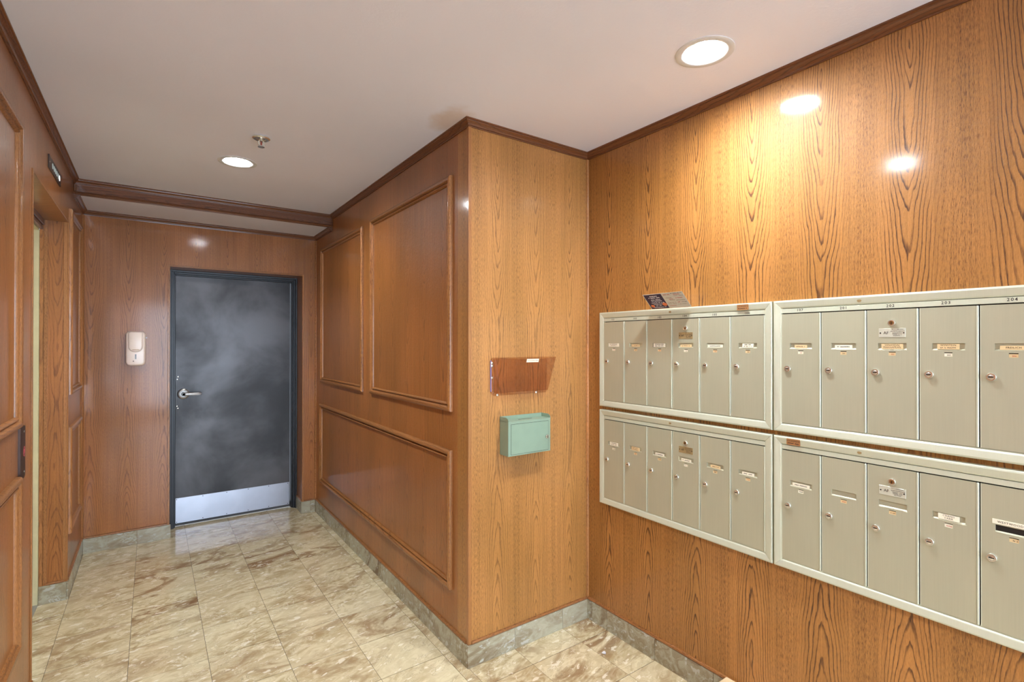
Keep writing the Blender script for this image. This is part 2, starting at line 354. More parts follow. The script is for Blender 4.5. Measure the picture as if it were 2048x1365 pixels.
# ------------------------------------------------------------------ floor and stone skirting
fl = mobj('floor', box(XL-.35, XR+T, YK-T, YE+.45, -.12, -.0015), GROUT, label='polished beige and brown marble tile floor', cat='floor', **ST)
cache = {}
def tile_obj(x0, x1, y0, y1, parent, z0=-.010, z1=0.0, mat=STONE, name='tile'):
    g = .0009; x0 += g; x1 -= g; y0 += g*1.7; y1 -= g*1.7
    if x1-x0 < .004 or y1-y0 < .004: return
    k = (round(x1-x0, 4), round(y1-y0, 4), round(z1-z0, 4), mat.name)
    if k not in cache:
        bm = box(-(x1-x0)/2, (x1-x0)/2, -(y1-y0)/2, (y1-y0)/2, z0-z1, 0)
        me = bpy.data.meshes.new(name); bm.to_mesh(me); bm.free(); me.materials.append(mat); cache[k] = me
    o = bpy.data.objects.new(name, cache[k]); o.location = ((x0+x1)/2, (y0+y1)/2, z1+random.uniform(-.0002, .0001)); link(o, parent)
    return o
rest = bmesh.new()
for i in range(-2, 8):
    for j in range(-22, 10):
        x0, x1, y0, y1 = GX+i*GS, GX+(i+1)*GS, GY+j*GS, GY+(j+1)*GS
        pcs = []
        if x0 < XL:      # column that runs on into the elevator opening
            for ya, yb in ((y0, min(y1, OY0)), (max(y0, OY1), min(y1, YE))):
                if yb > ya: pcs.append((XL, x1, max(ya, YK), yb))
            if min(y1, OY1) > max(y0, OY0): pcs.append((max(x0, -.62), x1 if x1 > XL else XL, max(y0, OY0), min(y1, OY1)))
        elif y1 <= YC: pcs.append((max(x0, XL), min(x1, XR), max(y0, YK), y1))
        else:
            pcs.append((max(x0, XL), min(x1, XC), y0, min(y1, YE)))
            if y0 < YC: pcs.append((max(x0, XC), min(x1, XR), y0, min(y1, YC)))
        if y1 > YE: pcs.append((max(x0, DX0), min(x1, DX1), max(y0, YE), min(y1, YE+.27)))
        for p in pcs:
            if p[1]-p[0] < .006 or p[3]-p[2] < .006: continue
            if y0 < -.35: bx(rest, p[0]+.0008, p[1]-.0008, p[2]+.0008, p[3]-.0008, -.01, 0)
            else: tile_obj(*p, fl)
mobj('tile_field', rest, STONE, fl, kind='stuff')
def skirting(name, label, runs):
    """runs: list of (x0,y0,x1,y1) along which stone sits to the left of travel"""
    par = empty(name, label=label, cat='baseboard', **ST)
    cap = bmesh.new()
    for (x0, y0, x1, y1) in runs:
        L = math.hypot(x1-x0, y1-y0); dx, dy = (x1-x0)/L, (y1-y0)/L; nx, ny = -dy, dx
        s = 0; first = True
        base = (y0-GY) if abs(dy) > .5 else (x0-GX)
        sg = dy if abs(dy) > .5 else dx
        off = (-(base % GS)) % GS if sg > 0 else (base % GS)
        cuts = [0]+[off+k*GS for k in range(int(L/GS)+2) if .01 < off+k*GS < L-.01]+[L]
        for a, b in zip(cuts, cuts[1:]):
            a += .0006; b -= .0006
            xs = sorted((x0+dx*a, x0+dx*b, x0+dx*a+nx*.0085, x0+dx*b+nx*.0085)); ys = sorted((y0+dy*a, y0+dy*b, y0+dy*a+ny*.0085, y0+dy*b+ny*.0085))
            bm = box(xs[0], xs[-1], ys[0], ys[-1], 0, BH, bev=.0008)
            c = Vector(((xs[0]+xs[-1])/2, (ys[0]+ys[-1])/2, 0))
            for v in bm.verts: v.co -= c
            o = mobj('tile', bm, STONE_B, par); o.location = c
    return par
CAPP = [(0, 0), (.006, 0), (.0095, .003), (.010, .007), (.008, .011), (.004, .0135), (0, .014)]
def base_cap(wallobj, path):
    mobj('base_cap', sweep(bmesh.new(), path, CAPP, BH+.0005), WOOD_H, wallobj, smooth=True)
skirting('baseboard_right', 'brown marble skirting along the foot of the mailbox wall', [(XR, YK, XR, YC)])
base_cap(w_right, [(XR, YK), (XR, YC-.012)])
skirting('baseboard_alcove', 'marble skirting with painted grey sheen under the narrow wall with the green box', [(XR-.0085, YC, XC-.0085, YC)])
base_cap(w_alc, [(XR-.012, YC), (XC+.014, YC)])
skirting('baseboard_corridor', 'marble skirting along the right side of the corridor', [(XC, YC, XC, YE)])
base_cap(w_cor, [(XC, YC+.014), (XC, YE-.012)])
skirting('baseboard_far', 'marble skirting with painted bluish sheen on both sides of the black door', [(XC-.0085, YE, DX1-.0085, YE), (DX1, YE, DX1, YE+.19), (DX0+.0085, YE, XL+.0085, YE)])
base_cap(w_far, [(XC-.012, YE), (DX1+.014, YE)]); base_cap(w_far, [(DX0-.014, YE), (XL+.012, YE)]); base_cap(w_far, [(DX1, YE+.014), (DX1, YE+.18)])
skirting('baseboard_left', 'marble skirting along the left wall and into the elevator opening', [(XL, YE, XL, OY1-.0085), (XL, OY1, XL-.118, OY1), (XL-.118, OY0, XL, OY0), (XL, OY0, XL, YK)])
base_cap(w_left, [(XL, YE-.012), (XL, OY1+.012)]); base_cap(w_left, [(XL, OY0-.012), (XL, YK)]); base_cap(w_left, [(XL-.012, OY1), (XL-.085, OY1)])
# ------------------------------------------------------------------ cornices, beam, corner beads
CROWN = [(0, 0), (.0285, 0), (.0285, -.0055), (.0235, -.007), (.0225, -.011), (.018, -.014), (.0125, -.019), (.010, -.0235), (.0095, -.026), (.0055, -.028), (.005, -.032), (0, -.032)]
mobj('trim_1', sweep(bmesh.new(), [(XR, YK), (XR, YC), (XC, YC), (XC, YB), (XL, YB), (XL, YK)], CROWN, H), WOOD_K, smooth=True, label='dark oak cornice running round the main ceiling', cat='cornice', **ST)
mobj('trim_2', sweep(bmesh.new(), [(XC, YB+.002), (XC, YE), (XL, YE), (XL, YB+.002)], CROWN, ZS), WOOD_K, smooth=True, label='dark oak cornice under the lowered ceiling by the black door', cat='cornice', **ST)
beam = mobj('trim_3', box(XL, XC, YB-.004, YB, ZS-.002, H-.02), WOOD_K, label='dark oak fascia across the corridor ceiling', cat='beam', **ST)
mobj('lower_bead', sweep(bmesh.new(), [(XC, YB-.004), (XL, YB-.004)], [(-.02, 0), (.012, 0), (.015, .004), (.013, .011), (.006, .013), (.003, .018), (-.004, .018)], ZS-.004), WOOD_K, beam, smooth=True)
mobj('end_bead', box(XC-.012, XC, YB-.012, YB-.003, ZS+.014, H-.03, bev=.003), WOOD_K, beam); mobj('end_bead', box(XL, XL+.012, YB-.012, YB-.003, ZS+.014, H-.03, bev=.003), WOOD_K, beam)
def vbead(x, y, sx, sy, z0=BH+.001, z1=H-.03, r=.011, parent=None, n=4):
    pts = [(0, 0)]+[(sx*r*math.cos(PI/2*i/n), sy*r*math.sin(PI/2*i/n)) for i in range(n+1)]
    return mobj('corner_bead', prism(bmesh.new(), [(x+a, y+b) for a, b in pts], z0, z1), WOOD_V, parent, smooth=True)
vbead(XR, YC, -1, -1, parent=w_alc); vbead(XC, YE, -1, -1, z1=ZS-.03, parent=w_far); vbead(XL, YE, 1, -1, z1=ZS-.03, parent=w_far)
bm = bmesh.new(); prism(bm, [(XC-.0035, YC-.0035), (XC+.013, YC-.0035), (XC+.013, YC), (XC, YC), (XC, YC+.013), (XC-.0035, YC+.013)], BH+.001, H-.03)
mobj('corner_guard', bm, WOOD_V, w_alc)
# edge strips of the openings
bm = bmesh.new()
bx(bm, XL-.001, XL+.005, OY1-.001, OY1+.013, BH, OZ+.013, bev=.002); bx(bm, XL-.001, XL+.005, OY0-.013, OY0+.001, BH, OZ+.013, bev=.002)
bx(bm, XL-.016, XL-.001, OY1-.0035, OY1+.001, BH+.015, OZ, bev=.001); bx(bm, XL-.0995, XL-.083, OY1-.0045, OY1+.001, BH+.015, OZ, bev=.001)
mobj('opening_edge', bm, WOOD_V, w_left)
mobj('opening_edge', box(XL-.001, XL+.005, OY0, OY1, OZ-.001, OZ+.013, bev=.002), WOOD_H, w_left)
bm = bmesh.new()
bx(bm, DX0-.013, DX0+.001, YE-.005, YE+.001, BH, DZ+.013, bev=.002); bx(bm, DX1-.001, DX1+.013, YE-.005, YE+.001, BH, DZ+.013, bev=.002)
mobj('opening_edge', bm, WOOD_V, w_far)
mobj('opening_edge', box(DX0, DX1, YE-.005, YE+.001, DZ-.001, DZ+.013, bev=.002), WOOD_H, w_far)
# ------------------------------------------------------------------ framed panels
MP = [(0, 0), (0, .009), (.0015, .014), (.006, .018), (.013, .0195), (.020, .0175), (.0245, .011), (.0262, .0045), (.0295, .0045), (.0315, .011), (.0355, .013), (.0395, .0105), (.0415, .006), (.0425, 0)]
def moulding(wallobj, x, sx, y0, y1, z0, z1):
    """mitred panel moulding on a wall with constant x; sx = side it stands out to"""
    par = empty('panel_moulding', parent=wallobj)
    for (ya, za, yb, zb, iy, iz, m) in ((y0, z0, y1, z0, 0, 1, WOOD_H), (y0, z1, y1, z1, 0, -1, WOOD_H), (y0, z0, y0, z1, 1, 0, WOOD_V), (y1, z0, y1, z1, -1, 0, WOOD_V)):
        bm = bmesh.new(); A = []; B = []
        for o_, h_ in MP:
            if iz: A.append(bm.verts.new((x+sx*h_, ya+o_, za+iz*o_))); B.append(bm.verts.new((x+sx*h_, yb-o_, zb+iz*o_)))
            else: A.append(bm.verts.new((x+sx*h_, ya+iy*o_, za+o_))); B.append(bm.verts.new((x+sx*h_, yb+iy*o_, zb-o_)))
        for i in range(len(MP)):
            k = (i+1) % len(MP); bm.faces.new((A[i], A[k], B[k], B[i]))
        bm.faces.new(A); bm.faces.new(B[::-1])
        mobj('rail', bm, m, par, smooth=True)
moulding(w_cor, XC, -1, 3.365, 4.40, 1.13, 2.245); moulding(w_cor, XC, -1, 2.127, 3.215, 1.133, 2.256); moulding(w_cor, XC, -1, 2.127, 4.42, .29, .95)
moulding(w_left, XL, 1, 3.87, 4.42, 1.157, 2.235)
moulding(w_left, XL, 1, 3.87, 4.42, .355, .97)
moulding(w_left, XL, 1, 1.40, 2.50, 1.155, 2.24); moulding(w_left, XL, 1, 1.40, 2.50, .36, .98)
# ------------------------------------------------------------------ black door
d1 = empty('door_1', Matrix.Translation((DX0, YE+.19, 0)), label='scuffed black steel door at the corridor end with a silver kick plate', cat='door', **ST)
W = DX1-DX0; bm = bmesh.new()
def arch(bm, wd, ya, yb, top, x0=0, x1=W):
    bx(bm, x0, x0+wd, ya, yb, 0, top, bev=.002); bx(bm, x1-wd, x1, ya, yb, 0, top, bev=.002); bx(bm, x0+wd, x1-wd, ya, yb, top-wd, top, bev=.002)
arch(bm, .016, -.006, .10, DZ); arch(bm, .018, .012, .10, DZ-.012, .014, W-.014)
arch(bm, .012, .03, .10, DZ-.028, .03, W-.03)
mobj('door_frame', bm, BLACKF, d1)
LX0, LX1 = .042, W-.048
leaf = mobj('door_leaf', box(LX0, LX1, .058, .1, .012, 1.995, bev=.0015), BDOOR, d1)
kp = mobj('kick_plate', box(LX0+.004, LX1-.004, .0555, .058, .026, .224, bev=.0005), STEEL, d1, label='silver kick plate')
def dome(bm, x, y, z, r, h, ax='-y'):
    b2 = lathe(bmesh.new(), [(r, 0), (r*.92, h*.5), (r*.5, h*.9), (.0001, h)], 12)
    M = Matrix.Translation((x, y, z)) @ (Matrix.Rotation(PI/2, 4, 'X') if ax == '-y' else Matrix.Identity(4))
    bmesh.ops.transform(b2, matrix=M, verts=b2.verts); me = bpy.data.meshes.new('q'); b2.to_mesh(me); b2.free(); bm.from_mesh(me); bpy.data.meshes.remove(me)
for x in (.012, .19, .36, .52, .68, LX1-LX0-.016):
    for z in (.036, .214):
        bm = bmesh.new(); dome(bm, LX0+x, .0556, z, .0035, .0015); mobj('screw', bm, DARK, kp)
for x, z in ((.018, 1.188), (.013, 1.168), (.012, .955), (.018, .938)):
    bm = bmesh.new(); dome(bm, LX0+x, .058, z, .0055, .002); mobj('rivet', bm, CHROME, leaf)
hd = empty('lever_handle', Matrix.Translation((.206-DX0, 0, 1.05)), d1); hd.matrix_parent_inverse = Matrix.Identity(4); hd.location = (.206-DX0, .058, 1.05)
hd.rotation_euler = (PI/2, 0, 0)      # local z points out of the door
HM = plain('worn_grey_metal', (150, 146, 142), .35, .8)
mobj('rose', lathe(bmesh.new(), [(.042, 0), (.042, .006), (.038, .009), (.024, .010), (.022, .012)], 32), HM, hd, smooth=True)
bm = lathe(bmesh.new(), [(.016, .01), (.014, .045), (.012, .05)], 20); prism(bm, [(-.012, -.011), (.0, -.014), (.10, -.010), (.122, -.008), (.124, .004), (.118, .010), (.10, .011), (0, .013), (-.012, .009)], .036, .05, bev=.003)
mobj('lever', bm, HM, hd, smooth=True)
# ------------------------------------------------------------------ elevator entrance
d2 = empty('door_2', Matrix.Translation((XL, OY1, 0)), label='cream painted elevator door and frame inside the left wall opening', cat='door', **ST)
def rel(bm):
    for v in bm.verts: v.co -= Vector((XL, OY1, 0))
    return bm
bm = box(XL-.118, XL-.1, OY1-.001, OY1+.03, BH, OZ-.02, bev=.001); bx(bm, XL-.118, XL-.1, OY0-.03, OY0+.001, BH, OZ-.02, bev=.001)
mobj('jamb_strip', rel(bm), WOOD_V, d2)
bm = box(XL-.112, XL-.097, OY0, OY1, OZ-.03, OZ+.02, bev=.003); bx(bm, XL-.118, XL-.104, OY0, OY1, OZ-.055, OZ-.03, bev=.003)
mobj('head_strip', rel(bm), WOOD_K, d2)
bm = bmesh.new()
for ya, yb, s in ((OY1-.004, OY1+.05, -1), (OY0-.05, OY0+.004, 1)):
    bx(bm, XL-.205, XL-.119, ya, yb, 0, OZ-.055, bev=.002)
    yy = ya if s < 0 else yb
    bx(bm, XL-.175, XL-.160, yy-.004, yy+.004, 0, OZ-.055, bev=.001)
bx(bm, XL-.205, XL-.119, OY0, OY1, OZ-.06, OZ-.0, bev=.002)
mobj('elevator_frame', rel(bm), CREAM, d2)
mobj('door_leaf', rel(box(XL-.25, XL-.21, OY0-.03, (OY0+OY1)/2-.001, .005, OZ-.03)), CREAM, d2); mobj('door_leaf', rel(box(XL-.25, XL-.21, (OY0+OY1)/2+.001, OY1+.03, .005, OZ-.03)), CREAM, d2)
mobj('sill', rel(box(XL-.25, XL-.12, OY0, OY1, -.002, .003)), STEEL, d2)
# floor indicator above the opening
ind = empty('floor_indicator', FACE_L(3.328, 2.301), label='dark metal floor indicator with lit round windows above the elevator opening', cat='indicator')
bm = prism(bmesh.new(), rrect(-.183, .183, -.031, .031, .002), 0, .005, bev=.001); mobj('face_plate', bm, plain('dark_bronze', (74, 62, 56), .35, .6), ind)
for k, y in enumerate((3.243, 3.289, 3.331, 3.374, 3.42, 3.46)):
    lit = k == 5
    mobj('number_window', prism(bmesh.new(), [(y-3.328+(.012 if not lit else .014)*math.cos(t*PI/8), .001+.014*math.sin(t*PI/8)) for t in range(16)], .004, .0062), LITW if lit else LITP, ind, label='brightest lit number window' if lit else None)
for x in (-.165, .172):
    bm = bmesh.new(); dome(bm, 0, 0, 0, .004, .0015, 'z'); o = mobj('screw', bm, CHROME, ind); o.location = (x, 0, .005)
# elevator call plate with fire pictogram
cp = empty('call_plate', FACE_L(2.568, 1.052), label='dark metal plate with a red round sign beside the elevator opening', cat='plate')
mobj('face_plate', prism(bmesh.new(), rrect(-.044, .044, -.093, .098, .002), 0, .007, bev=.0012), plain('bronze_plate', (70, 52, 46), .38, .6), cp)
bm = bmesh.new()
ro = [bm.verts.new((.02+.019*math.cos(t*PI/16), .004+.019*math.sin(t*PI/16), .0075)) for t in range(32)]; ri = [bm.verts.new((.02+.0145*math.cos(t*PI/16), .004+.0145*math.sin(t*PI/16), .0075)) for t in range(32)]
for t in range(32): bm.faces.new((ro[t], ro[(t+1) % 32], ri[(t+1) % 32], ri[t]))
pr = plain('pink_red_print', (206, 96, 104), .5); mobj('round_sign', bm, pr, cp)
bm = bmesh.new(); bx(bm, .012, .015, -.006, .014, .0072, .0076); bx(bm, .026, .029, -.006, .014, .0072, .0076); bx(bm, .015, .026, -.002, .001, .0072, .0076); bx(bm, .018, .023, .003, .012, .0072, .0076); mobj('pictogram', bm, pr, cp)
for z in (-.07, .078):
    bm = bmesh.new(); dome(bm, 0, 0, 0, .004, .0015, 'z'); o = mobj('screw', bm, CHROME, cp); o.location = (.022, z, .007)
# ------------------------------------------------------------------ ceiling lights and sprinkler
def light(x, y, label):
    e = empty('ceiling_light', Matrix.Translation((x, y, H)), label=label, cat='light', group='round recessed downlights')
    bm = bmesh.new(); seg = 48
    prof = [(.097, 0), (.097, -.002), (.092, -.0035), (.078, -.004), (.072, -.002), (.0655, .002), (.0655, .034)]
    rings = [[bm.verts.new((r*math.cos(2*PI*i/seg), r*math.sin(2*PI*i/seg), z)) for i in range(seg)] for r, z in prof]
    for a, b in zip(rings, rings[1:]):
        for i in range(seg): bm.faces.new((a[i], a[(i+1) % seg], b[(i+1) % seg], b[i]))
    mobj('trim_ring', bm, plain('white_trim', (214, 216, 218), .6), e, smooth=True)
    mobj('lens', prism(bmesh.new(), [(.065*math.cos(t*PI/20), .065*math.sin(t*PI/20)) for t in range(40)], .008, .010), LENS, e)
    mobj('housing', box(-.068, .068, -.068, .068, .036, .05), BLACKF, e)
light(1.557, 1.045, 'larger glowing round downlight above the mailboxes')
light(.387, 3.187, 'smaller distant round downlight in the corridor ceiling near the sprinkler')
light(.36, 1.06, 'round downlight over the lobby just above the viewer')
light(1.5, -1.2, 'round downlight behind the viewer on the mailbox side'); light(.3, -1.2, 'round downlight behind the viewer on the elevator side')
sp = empty('fire_sprinkler', Matrix.Translation((.434, 2.733, H)), label='small chrome fire sprinkler with red bulb hanging from the ceiling', cat='sprinkler')
mobj('escutcheon', lathe(bmesh.new(), [(.036, 0), (.040, -.004), (.040, -.008), (.034, -.012), (.022, -.011), (.020, -.009)], 32), CHROME, sp, smooth=True)
bm2 = bmesh.new(); lathe(bm2, [(.010, -.006), (.010, -.020), (.006, -.022)], 16)
for s in (-1, 1):
    a = [bm2.verts.new((s*p, -.0025, q)) for p, q in ((.008, -.018), (.014, -.024), (.0135, -.036), (.003, -.047), (.001, -.044), (.010, -.034), (.010, -.025), (.006, -.019))]
    b = [bm2.verts.new((v.co.x, .0025, v.co.z)) for v in a]
    bm2.faces.new(a); bm2.faces.new(b[::-1])
    for i in range(8): bm2.faces.new((a[i], a[(i+1) % 8], b[(i+1) % 8], b[i]))
mobj('frame', bm2, CHROME, sp)
bm = lathe(bmesh.new(), [(.004, -.046), (.015, -.0465), (.0155, -.049), (.003, -.0495)], 16); mobj('deflector', bm, CHROME, sp)
mobj('bulb', lathe(bmesh.new(), [(.001, -.022), (.0028, -.025), (.003, -.036), (.001, -.043)], 10), plain('red_glass', (150, 40, 30), .15), sp, smooth=True)
# ------------------------------------------------------------------ soap dispenser
sd = empty('sanitizer_dispenser', FACE_F(-.0935, 1.294, YE), label='cream plastic hand sanitizer dispenser on the corridor end wall', cat='dispenser')
def pillow(x0, x1, y0, y1, r, levels):
    bm = bmesh.new(); rings = []
    for ins, z in levels: rings.append([bm.verts.new((x, y, z)) for x, y in rrect(x0+ins, x1-ins, y0+ins, y1-ins, [max(q-ins*1.02, .003) for q in r], 7)])
    for a, b in zip(rings, rings[1:]):
        for i in range(len(a)): bm.faces.new((a[i], a[(i+1) % len(a)], b[(i+1) % len(a)], b[i]))
    bm.faces.new(rings[0][::-1]); bm.faces.new(rings[-1]); return bm
mobj('body', pillow(-.058, .058, 0, .247, [.026, .026, .03, .03], [(0, 0), (0, .055), (.001, .072), (.004, .080), (.009, .0845), (.014, .0855)]), PLAST, sd, smooth=True)
mobj('cover', pillow(-.0425, .0425, .098, .243, [.016, .016, .041, .041], [(-.001, .06), (0, .094), (.0015, .0985), (.005, .1015), (.009, .1025)]), PLAST, sd, smooth=True)
mobj('grip', box(-.019, .019, .114, .118, .101, .1035, bev=.001), plain('tan_plastic', (196, 160, 120), .4), sd)
mobj('window', box(-.005, .005, .048, .084, .083, .0858, bev=.001), plain('grey_window', (120, 118, 120), .2), sd)
bm = bmesh.new(); dome(bm, 0, 0, 0, .004, .001, 'z'); o = mobj('sensor', bm, DARK, sd); o.location = (-.013, .034, .085)
mobj('key_lock', box(.056, .066, .198, .206, .02, .03, bev=.002), WHITE, sd)
# ------------------------------------------------------------------ smoked letter holder
lh = empty('letter_holder', FACE_F(1.279, 1.213), label='smoked clear acrylic wall pocket screwed above the green box', cat='letter holder')
bp = mobj('back_plate', prism(bmesh.new(), rrect(.0, .333, .0, .178, [.004, .012, .022, .01], 5), .001, .0035), SMOKE, lh)
# front, floor and two flared side walls, 2.5 mm thick
def slab(bm, q, th):
    q = [Vector(p) for p in q]; n = (q[1]-q[0]).cross(q[2]-q[1]).normalized()*th
    a = [bm.verts.new(p) for p in q]; b = [bm.verts.new(p+n) for p in q]
    bm.faces.new(a[::-1]); bm.faces.new(b)
    for i in range(len(q)): bm.faces.new((a[i], a[(i+1) % len(q)], b[(i+1) % len(q)], b[i]))
FT = [(.007, .178, .08), (.327, .180, .08)]; FB = [(.027, .017, .03), (.318, .017, .03)]
bm = bmesh.new()
n = 12; top = [(.007+.32*i/n, .179-.010*math.sin(PI*i/n), .08-.003*math.sin(PI*i/n)) for i in range(n+1)]
slab(bm, [FB[0], FB[1]]+top[::-1], .0022); mobj('front_panel', bm, SMOKE, lh)
bm = bmesh.new(); slab(bm, [(.014, .17, .004), (.022, .014, .004), FB[0], FT[0]], .0022); mobj('side_panel', bm, SMOKE, lh)
bm = bmesh.new(); slab(bm, [(.320, .014, .004), (.331, .178, .004), FT[1], FB[1]], .0022); mobj('side_panel', bm, SMOKE, lh)
bm = bmesh.new(); slab(bm, [(.022, .014, .004), (.320, .014, .004), FB[1], FB[0]], .0022); mobj('bottom_panel', bm, SMOKE, lh)
for x, y in ((.005, .152), (.006, .139), (.006, .085), (.036, .004), (.265, .004)):
    bm = lathe(bmesh.new(), [(.0065, 0), (.0065, .003), (.003, .005), (.0025, .0035)], 16); o = mobj('screw', bm, CHROME, lh, smooth=True); o.location = (x, y, .0035)
mobj('edge_strip', box(-.002, .003, .02, .165, .001, .006, bev=.001), CLEAR_P, lh)
lp = mobj('label_plate', box(.152, .223, .1555, .1715, .0762, .0785), PAPER, lh); 
for v in lp.data.vertices: v.co.z += (v.co.y-.165)*.3+.0015
t = text('lettering', 'OUTGOING MAIL', .0082, .1875, .1637, .0806, INK_B, lh)
# ------------------------------------------------------------------ sage drop box
gb = empty('drop_box', FACE_F(1.331, .937), label='sage green metal drop box with keyed front door on the narrow wall', cat='box')
DBW, DBH, DBD = .2495, .163, .071
bm = bmesh.new(); bx(bm, 0, DBW, 0, DBH-.003, .001, DBD, bev=.0012)
bx(bm, 0, DBW, DBH-.004, DBH+.014, .001, .0035)
mobj('body', bm, GREEN, gb)
for x in (0, DBW-.002):
    pts = [(.001, DBH-.006), (DBD, DBH-.006), (DBD, DBH-.002)]+[(DBD-.022+.022*math.cos(math.radians(a)), DBH-.002+.016*math.sin(math.radians(a))) for a in (15, 35, 55, 75, 90)]+[(.001, DBH+.014)]
    bm = bmesh.new(); a = [bm.verts.new((x, q, p)) for p, q in pts]; b = [bm.verts.new((x+.002, q, p)) for p, q in pts]
    bm.faces.new(a); bm.faces.new(b[::-1])
    for i in range(len(pts)): bm.faces.new((a[i], a[(i+1) % len(pts)], b[(i+1) % len(pts)], b[i]))
    mobj('side_flange', bm, GREEN, gb)
mobj('door_gap', box(.0145, DBW-.0125, .0065, DBH-.0155, DBD-.001, DBD+.0002), DARK, gb)
dr = mobj('door', box(.0158, DBW-.0138, .0078, DBH-.0168, DBD, DBD+.0012, bev=.0005), GREEN, gb)
bm = lathe(bmesh.new(), [(.0105, 0), (.0105, .004), (.009, .007), (.0085, .0075)], 20); o = mobj('lock', bm, CHROME, dr, smooth=True); o.location = (.2265, .071, DBD+.001)
o = mobj('lock_cam', box(-.0015, .0015, -.0065, .0065, .007, .010, bev=.0007), DARK, dr); o.location = (.2265, .071, DBD+.001)
mobj('mail_slot', box(.085, .165, DBH-.0032, DBH-.0025, .030, .036), DARK, gb)
# ------------------------------------------------------------------ mailbox banks
Z0, ZD = 0.0, 0.0
FH = .477           # frame height
FP = [(0, 0), (0, .0185), (.002, .0215), (.006, .0225), (.024, .0195), (.027, .0180), (.0285, .0165), (.0285, 0)]
def frame_rail(name, par, W, which, mat):
    """which: 0 bottom 1 right 2 top 3 left, mitred, local x right y up z out"""
    c = [(0, 0), (W, 0), (W, FH), (0, FH)]; p, q = c[which], c[(which+1) % 4]
    d = Vector((q[0]-p[0], q[1]-p[1])).normalized(); nn = Vector((-d.y, d.x)); bm = bmesh.new(); A = []; B = []
    for o_, h_ in FP:
        a = Vector(p)+d*(o_+.0004)+nn*o_; b = Vector(q)-d*(o_+.0004)+nn*o_
        A.append(bm.verts.new((a.x, a.y, h_))); B.append(bm.verts.new((b.x, b.y, h_)))
    for i in range(len(FP)):
        k = (i+1) % len(FP); bm.faces.new((A[i], A[k], B[k], B[i]))
    bm.faces.new(A); bm.faces.new(B[::-1])
    return mobj(name, bm, mat, par)
GAPM = .007
